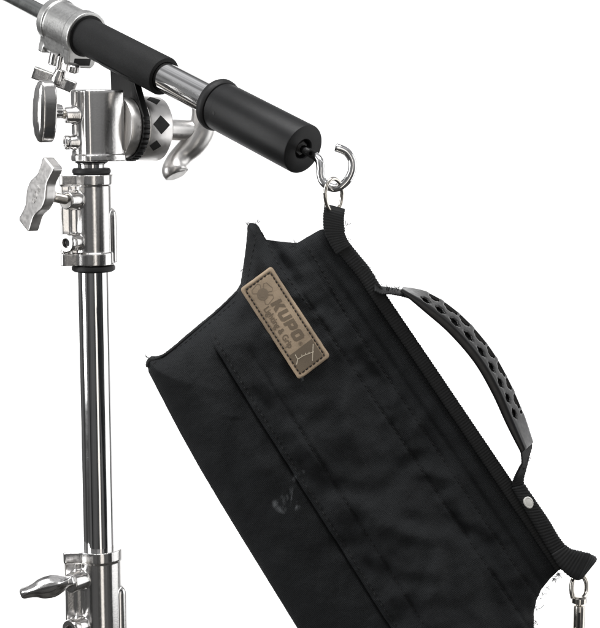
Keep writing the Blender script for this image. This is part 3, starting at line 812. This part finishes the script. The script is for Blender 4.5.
# ------------------------------------------------------------------ moulded carrying handle
zo = lambda x, y: (360 + x / 2.417, 260 + y / 2.417)
Np = [zo(*p) for p in ((96, 75), (150, 121), (215, 178), (275, 248), (318, 322), (354, 400), (389, 468))]
Rp = [zo(*p) for p in ((99, 71), (161, 110), (229, 165), (291, 237), (335, 311), (367, 384), (399, 458))]
Fp = [zo(*p) for p in ((103, 67), (168, 80), (242, 130), (310, 205), (356, 282), (391, 360), (418, 442))]
def h3(pl, dz): return catmull([P(u, v, zb(v) + dz) for u, v in pl], 12)
n_ = h3(Np, -0.0150); r_ = h3(Rp, -0.0152); f_ = h3(Fp, 0.0150)
m = len(n_); G = 11
def cross(i):
    out = [n_[i], n_[i].lerp(r_[i], 0.5), r_[i]]
    out += [r_[i].lerp(f_[i], k / (G - 1)) for k in range(1, G)]
    out += [f_[i] + (n_[i] - r_[i]) * 0.6, f_[i] + (n_[i] - r_[i]) * 1.3]
    return out
vs = []; fs = []
for i in range(m): vs += cross(i)
W_ = len(cross(0))
def is_hole(i, k):
    q = (i - 9) // 6; ph = (i - 9) % 6
    if i < 9 or i >= m - 12: return False
    if ph in (0, 1, 2, 3): 
        if k == 4 or (k in (3, 5) and ph in (1, 2)): return True
    ph2 = (i - 6) % 6
    if ph2 in (0, 1, 2, 3, 4)[:4 + ((i // 6) % 2)] and i >= 12 and (9 <= k <= 11 or (k == 8 and ph2 in (1, 2))): return True
    return False
for i in range(m - 1):
    for k in range(W_ - 1):
        if is_hole(i, k): continue
        fs.append((i * W_ + k, (i + 1) * W_ + k, (i + 1) * W_ + k + 1, i * W_ + k + 1))
hb = MB().add(vs, fs).build('carry_handle', PLASTIC, bag, 0, fix=True)
sd = hb.modifiers.new('thickness', 'SOLIDIFY'); sd.thickness = 0.0024; sd.offset = 0
ss = hb.modifiers.new('round', 'SUBSURF'); ss.levels = 1; ss.render_levels = 2
hb.data.shade_smooth()
# strap inside the handle, running out to both ends
ce = []; we = []
idx = list(range(0, m, 6))
for i in idx:
    a = r_[i].lerp(f_[i], 0.12); b_ = r_[i].lerp(f_[i], 0.92); inn = (n_[i] - r_[i]).normalized() * 0.0032
    ce.append((a + b_) / 2 + inn); we.append((b_ - a) / 2)
pre = [(Q(374, 285, 6), V((0.0, 0.007, 0.003))), (Q(381, 289.5, 5), V((0.0, 0.008, 0.002))), (Q(390, 290.5, 2), V((0.0, 0.010, 0.001)))]
post = [(Q(526.5, 452, 1), V((0.0056, 0.012, 0.0046))), (Q(523.6, 461, 3), V((0.0054, 0.009, 0.0034))), (Q(519.5, 471, 5.5), V((0.0050, 0.004, 0.0018))), (Q(517.0, 480, 6.0), V((0.0048, 0.0012, 0.001))), (Q(518.5, 489, 6.0), V((0.0048, 0.0008, 0.001)))]
ce = [p[0] for p in pre] + ce[1:-1] + [p[0] for p in post]; we = [p[1] for p in pre] + we[1:-1] + [p[1] for p in post]
for i in range(1, len(we)):
    if we[i].dot(we[i - 1]) < 0: we[i] = -we[i]
webbing('handle_strap', ce, we, 1.8, bag, rib=2.2, amp=0.3)

# ------------------------------------------------------------------ leather patch
PA = V((241.7, 285.0)); E1 = V((0.554, 0.833)); E2 = V((0.818, -0.575)); LX, LY = 103.6, 36.6
def lab(x, y): return PA + E1 * x + E2 * y
def patch_h(x, y):
    """patch stays stiff: a smoothed version of the cloth beneath"""
    return PH0 + PHX * (x - LX / 2) + PHY * (y - LY / 2) + 0.6 * math.sin(x / LX * 3.1) - 0.7 * ((y - LY / 2) / LY * 2) ** 2
smp = [(x, y, relief(*lab(x, y))) for x in range(4, 102, 8) for y in range(3, 36, 6)]
PH0 = sum(s[2] for s in smp) / len(smp)
PHX = sum((s[0] - LX / 2) * (s[2] - PH0) for s in smp) / sum((s[0] - LX / 2) ** 2 for s in smp)
PHY = sum((s[1] - LY / 2) * (s[2] - PH0) for s in smp) / sum((s[1] - LY / 2) ** 2 for s in smp)
PH0 += max(0.0, sorted(s[2] - (PH0 + PHX * (s[0] - LX / 2) + PHY * (s[1] - LY / 2)) for s in smp)[int(len(smp) * 0.8)])
PT = 2.4
def LQ(x, y, z): p = lab(x, y); return Q(p.x, p.y, patch_h(x, y) + z)
def rrect(x0, y0, x1, y1, r, n=5):
    o = []
    for cx, cy, a in ((x1 - r, y1 - r, 0), (x0 + r, y1 - r, 90), (x0 + r, y0 + r, 180), (x1 - r, y0 + r, 270)):
        o += [(cx + r * math.cos(R(a + 90 * k / n)), cy + r * math.sin(R(a + 90 * k / n))) for k in range(n + 1)]
    return o
def dense(ol, st=1.6):
    o = []
    for i in range(len(ol)):
        a, c = V(ol[i]), V(ol[(i + 1) % len(ol)]); k = max(1, int((c - a).length / st))
        o += [tuple(a.lerp(c, j / k)) for j in range(k)]
    return o
base = dense(rrect(0, 0, LX, LY, 3.0))
def shrink(ol, d): 
    cx, cy = LX / 2, LY / 2
    return [(cx + (x - cx) * (1 - d / cx), cy + (y - cy) * (1 - d / cy)) for x, y in ol]
wob = lambda x, y: 0.25 * noise.noise(V((x / 6, y / 6, 1)))
loops = []
for d, z in ((-0.2, -2.5), (-0.5, 0.5), (-0.3, PT - 0.5), (0.4, PT), (2.2, PT + 0.15), (3.2, PT - 0.25), (3.8, PT - 0.45), (4.4, PT - 0.3), (5.6, PT - 0.1)):
    loops.append([LQ(x + wob(x, y), y + wob(y, x), z) for x, y in shrink(base, d)])
vs, fs, n = lathe_loops(loops)
inner = shrink(base, 5.6)
pts = [V(p) for p in inner]; ed = [(i, (i + 1) % len(pts)) for i in range(len(pts))]
for x in range(7, 98, 2):
    for y in range(7, 31, 2): pts.append(V((x, y)))
vv, ee, ff, ov, oe, of = delaunay_2d_cdt(pts, ed, [], 1, 1e-5)
o = len(vs); vs += [LQ(p.x, p.y, PT - 0.1 + 0.12 * noise.noise(V((p.x / 5, p.y / 5, 7)))) for p in vv]; fs += [tuple(i + o for i in f) for f in ff]
patch = MB().add(vs, fs).build('leather_patch', LEATHER, bag, 60)
patch.data.materials.append(LEATHEREDGE)
for p in patch.data.polygons:
    if p.index // n in (0, 1, 4, 5, 6) and p.index < n * (len(loops) - 1): p.material_index = 1
def flat_mesh(name, polys, m, z=0.10, parent=None, sub=2.0):
    """polys: list of 2D outlines on the patch, laid as a thin embossed layer"""
    b = MB()
    for ol in polys:
        ol = dense(ol, sub); pts = [V(p) for p in ol]
        vv, ee, ff, *_ = delaunay_2d_cdt(pts, [(i, (i + 1) % len(pts)) for i in range(len(pts))], [], 1, 1e-5)
        b.add([LQ(p.x, p.y, PT - 0.1 + 0.16 + z) for p in vv], [tuple(f) for f in ff])
    return b.build(name, m, parent or patch, 60)
def stroke(pts, w_):
    pts = [V(p) for p in pts]; L = []; Rr = []
    for i, p in enumerate(pts):
        d = (pts[min(len(pts) - 1, i + 1)] - pts[max(0, i - 1)]).normalized(); nn = V((-d.y, d.x)) * (w_ / 2)
        L.append(tuple(p + nn)); Rr.append(tuple(p - nn))
    return L + Rr[::-1]
# scorched square with the line drawing of a stand
flat_mesh('scorched_square', [[(79.5, 4.8), (98.5, 4.8), (98.5, 31.5), (79.5, 31.5)]], INKDARK, 0.0)
lines = [stroke(p, 0.75) for p in ([(96.5, 8.5), (86, 29)], [(95, 11), (91.5, 10), (88, 12.5), (85, 10.5)], [(88, 12.5), (84, 17), (81, 16.5)], [(85.5, 14.8), (87.5, 17), (90.5, 21)],[(88.0, 17.4), (86.6, 19)], [(89.4, 19.4), (88, 21)])]
lines = [stroke(p, 0.8) for p in ([(82, 10), (87, 9.6), (90.5, 5.9)], [(87, 9.6), (87.6, 16.5), (90.6, 26.5)], [(96.8, 20.5), (84.2, 30.0)], [(87.6, 14.6), (85.8, 15.2)], [(88.6, 18.4), (86.6, 19.2)], [(89.5, 21.8), (87.8, 22.4)])]
flat_mesh('stand_drawing', lines, PALE, 0.14)
# block lettering, bold italic
def glyphs(defs, x0, y0, h, adv, slant):
    out = []
    for k, polys in enumerate(defs):
        for pl in polys:
            out.append([(x0 + k * adv + gx * h + slant * gy * h, y0 + gy * h) for gx, gy in pl])
    return out
wd = 0.86
Kp = [[(0, 0), (0.30, 0), (0.30, 1), (0, 1)], [(0.29, 0.42), (0.56, 0), (0.92, 0), (0.60, 0.50), (0.92, 1), (0.58, 1), (0.29, 0.60)]]
Up = [[(0, 0.16), (0.14, 0), (0.76, 0), (0.90, 0.16), (0.90, 1), (0.60, 1), (0.60, 0.28), (0.30, 0.28), (0.30, 1), (0, 1)]]
Pp = [[(0, 0), (0.30, 0), (0.30, 1), (0, 1)], [(0.28, 0.72), (0.60, 0.72), (0.60, 0.50), (0.28, 0.50), (0.28, 0.24), (0.76, 0.24), (0.90, 0.40), (0.90, 0.85), (0.76, 1), (0.28, 1)]]
Op = [[(0.14, 0), (0.76, 0), (0.90, 0.16), (0.90, 0.5), (0.60, 0.5), (0.60, 0.28), (0.30, 0.28), (0.30, 0.5), (0, 0.5), (0, 0.16)], [(0, 0.49), (0.30, 0.49), (0.30, 0.72), (0.60, 0.72), (0.60, 0.49), (0.90, 0.49), (0.90, 0.84), (0.76, 1), (0.14, 1), (0, 0.84)]]
flat_mesh('brand_lettering', glyphs((Kp, Up, Pp, Op), 28.2, 16.6, 11.0, 11.4, 0.16), INK, 0.06, sub=1.2)
def text_on_patch(name, body_, size, x, y, m, z, bold=0.0, sx=1.0):
    cu = bpy.data.curves.new(name, 'FONT'); cu.body = body_; cu.size = size; cu.offset = bold; cu.resolution_u = 4
    to = bpy.data.objects.new('tmp', cu); C.objects.link(to)
    dg = bpy.context.evaluated_depsgraph_get(); dg.update()
    me = bpy.data.meshes.new_from_object(to.evaluated_get(dg)); bpy.data.objects.remove(to); bpy.data.curves.remove(cu)
    b = MB(); b.add([LQ(x + v.co.x * sx, y + v.co.y, PT + 0.06 + z) for v in me.vertices], [tuple(p.vertices) for p in me.polygons])
    bpy.data.meshes.remove(me)
    return b.build(name, m, patch, 60)
text_on_patch('line_lettering', 'Lighting & Grip', 8.6, 28.4, 8.2, INK, 0.10, 0.016 * 8.6, 0.86)
text_on_patch('registered_mark', '®', 5.2, 74.6, 18.2, INK, 0.06, 0.02)
# faint flower-like aperture drawing
fl = []
cx, cy = 16.5, 15.5
fl.append(stroke([(cx + 4.0 * math.cos(R(a)), cy + 4.0 * math.sin(R(a))) for a in range(0, 361, 20)], 0.6))
f = lambda rr, a: (cx + rr * math.cos(R(a)), cy + rr * math.sin(R(a)))
for k in range(4):
    a0 = 90 * k + 18
    fl.append(stroke([f(5.0, a0 - 30), f(9.5, a0 - 36), f(11.2, a0 - 22), f(11.4, a0 + 20), f(9.8, a0 + 34), f(5.0, a0 + 30)], 0.6))
fl.append(stroke([f(5.4, a) for a in range(0, 361, 20)], 0.5))
fl = [p for p in fl if all(4.6 < y < 32 and 4 < x < 30 for x, y in p)]
flat_mesh('aperture_drawing', fl, INKLIGHT, 0.0)
flat_mesh('aperture_centre', [[(cx + 3.1 * math.cos(R(a)), cy + 3.1 * math.sin(R(a))) for a in range(0, 360, 20)]], INKLIGHT, 0.05)
# stitching round the patch
sl_ = dense(rrect(3.7, 3.7, LX - 3.7, LY - 3.7, 1.2, 3), 0.7); b = MB(); i = 0
while i + 4 < len(sl_):
    seg = sl_[i:i + 5]
    b.tube([LQ(x, y, z) for (x, y), z in zip(seg, (PT - 0.75, PT - 0.1, PT + 0.05, PT - 0.1, PT - 0.75))], 0.00042, 6); i += 6
b.build('stitching', THREAD, patch, 60)

# ------------------------------------------------------------------ frayed threads
def fray(u, v, h, n, L, r=0.00016, spread=1.0, base=0):
    b = MB()
    for _ in range(n):
        a = base + random.uniform(-spread, spread); l = L * random.uniform(0.4, 1.1); c = random.gauss(0, 0.22)
        u0, v0 = u + random.uniform(-2, 2), v + random.uniform(-2, 2); h0 = h + random.uniform(-2, 2)
        pts = []; hz = random.uniform(-3, 3)
        for k in range(7):
            t = k / 6; aa = a + c * t * 1.6
            pts.append(Q(u0 + math.cos(aa) * l * t, v0 + math.sin(aa) * l * t, h0 + hz * t))
        b.tube(pts, r * random.uniform(0.7, 1.2), 5)
    b.build('frayed_thread', FRAY, bag, 60)
for (u, v, n, L, an) in ((249, 224, 5, 5, -2.0), (256, 223, 4, 5, -1.2), (295, 243, 3, 8, -2.2), (243, 268, 2, 7, 3.0), (346, 226, 2, 8, -0.6), (348, 240, 3, 3.5, -0.5), (357, 257, 4, 3.5, -0.6), (366, 269, 5, 4, -0.7), (392, 290, 6, 4, -1.4), (531, 625, 4, 4, 0.1), (538, 596, 4, 4, 0.4), (545, 585, 4, 4, 0.7), (352, 253, 5, 5, -0.6), (362, 266, 7, 6, -0.7), (371, 277, 9, 7, -0.8), (378, 288, 8, 6, -1.0), (387, 290, 9, 6, -1.3), (396, 289, 8, 5, -1.2), (149, 357, 5, 6, 3.4), (148, 362, 3, 7, 3.0), (533, 607, 5, 7, 0.1), (534, 620, 4, 6, 0.2), (541, 590, 4, 6, 0.5), (553, 577, 9, 7, 0.9), (557, 572, 8, 7, 0.9), (563, 566, 7, 6, 1.3), (528, 458, 6, 4, 0.4), (523, 468, 5, 4, 0.2), (535, 607, 1, 13, -0.1)):
    fray(u, v, 4, n + n // 2, L * 0.66, 0.00021, 0.9, an)
# loose end thread by the handle and a tuft on the patch corner
b = MB()
for k in range(9):
    p0 = LQ(LX - 0.5, 1.5 + random.uniform(-1, 1), PT * random.random())
    d = V((random.uniform(0.2, 1), random.uniform(-0.4, 0.2), random.uniform(-0.8, 0.5))).normalized()
    b.tube([p0, p0 + d * 0.0015 + V((0, 0, 0.0004)), p0 + d * 0.0032], 0.00014, 5)
b.build('frayed_tuft', FRAY, patch, 60)
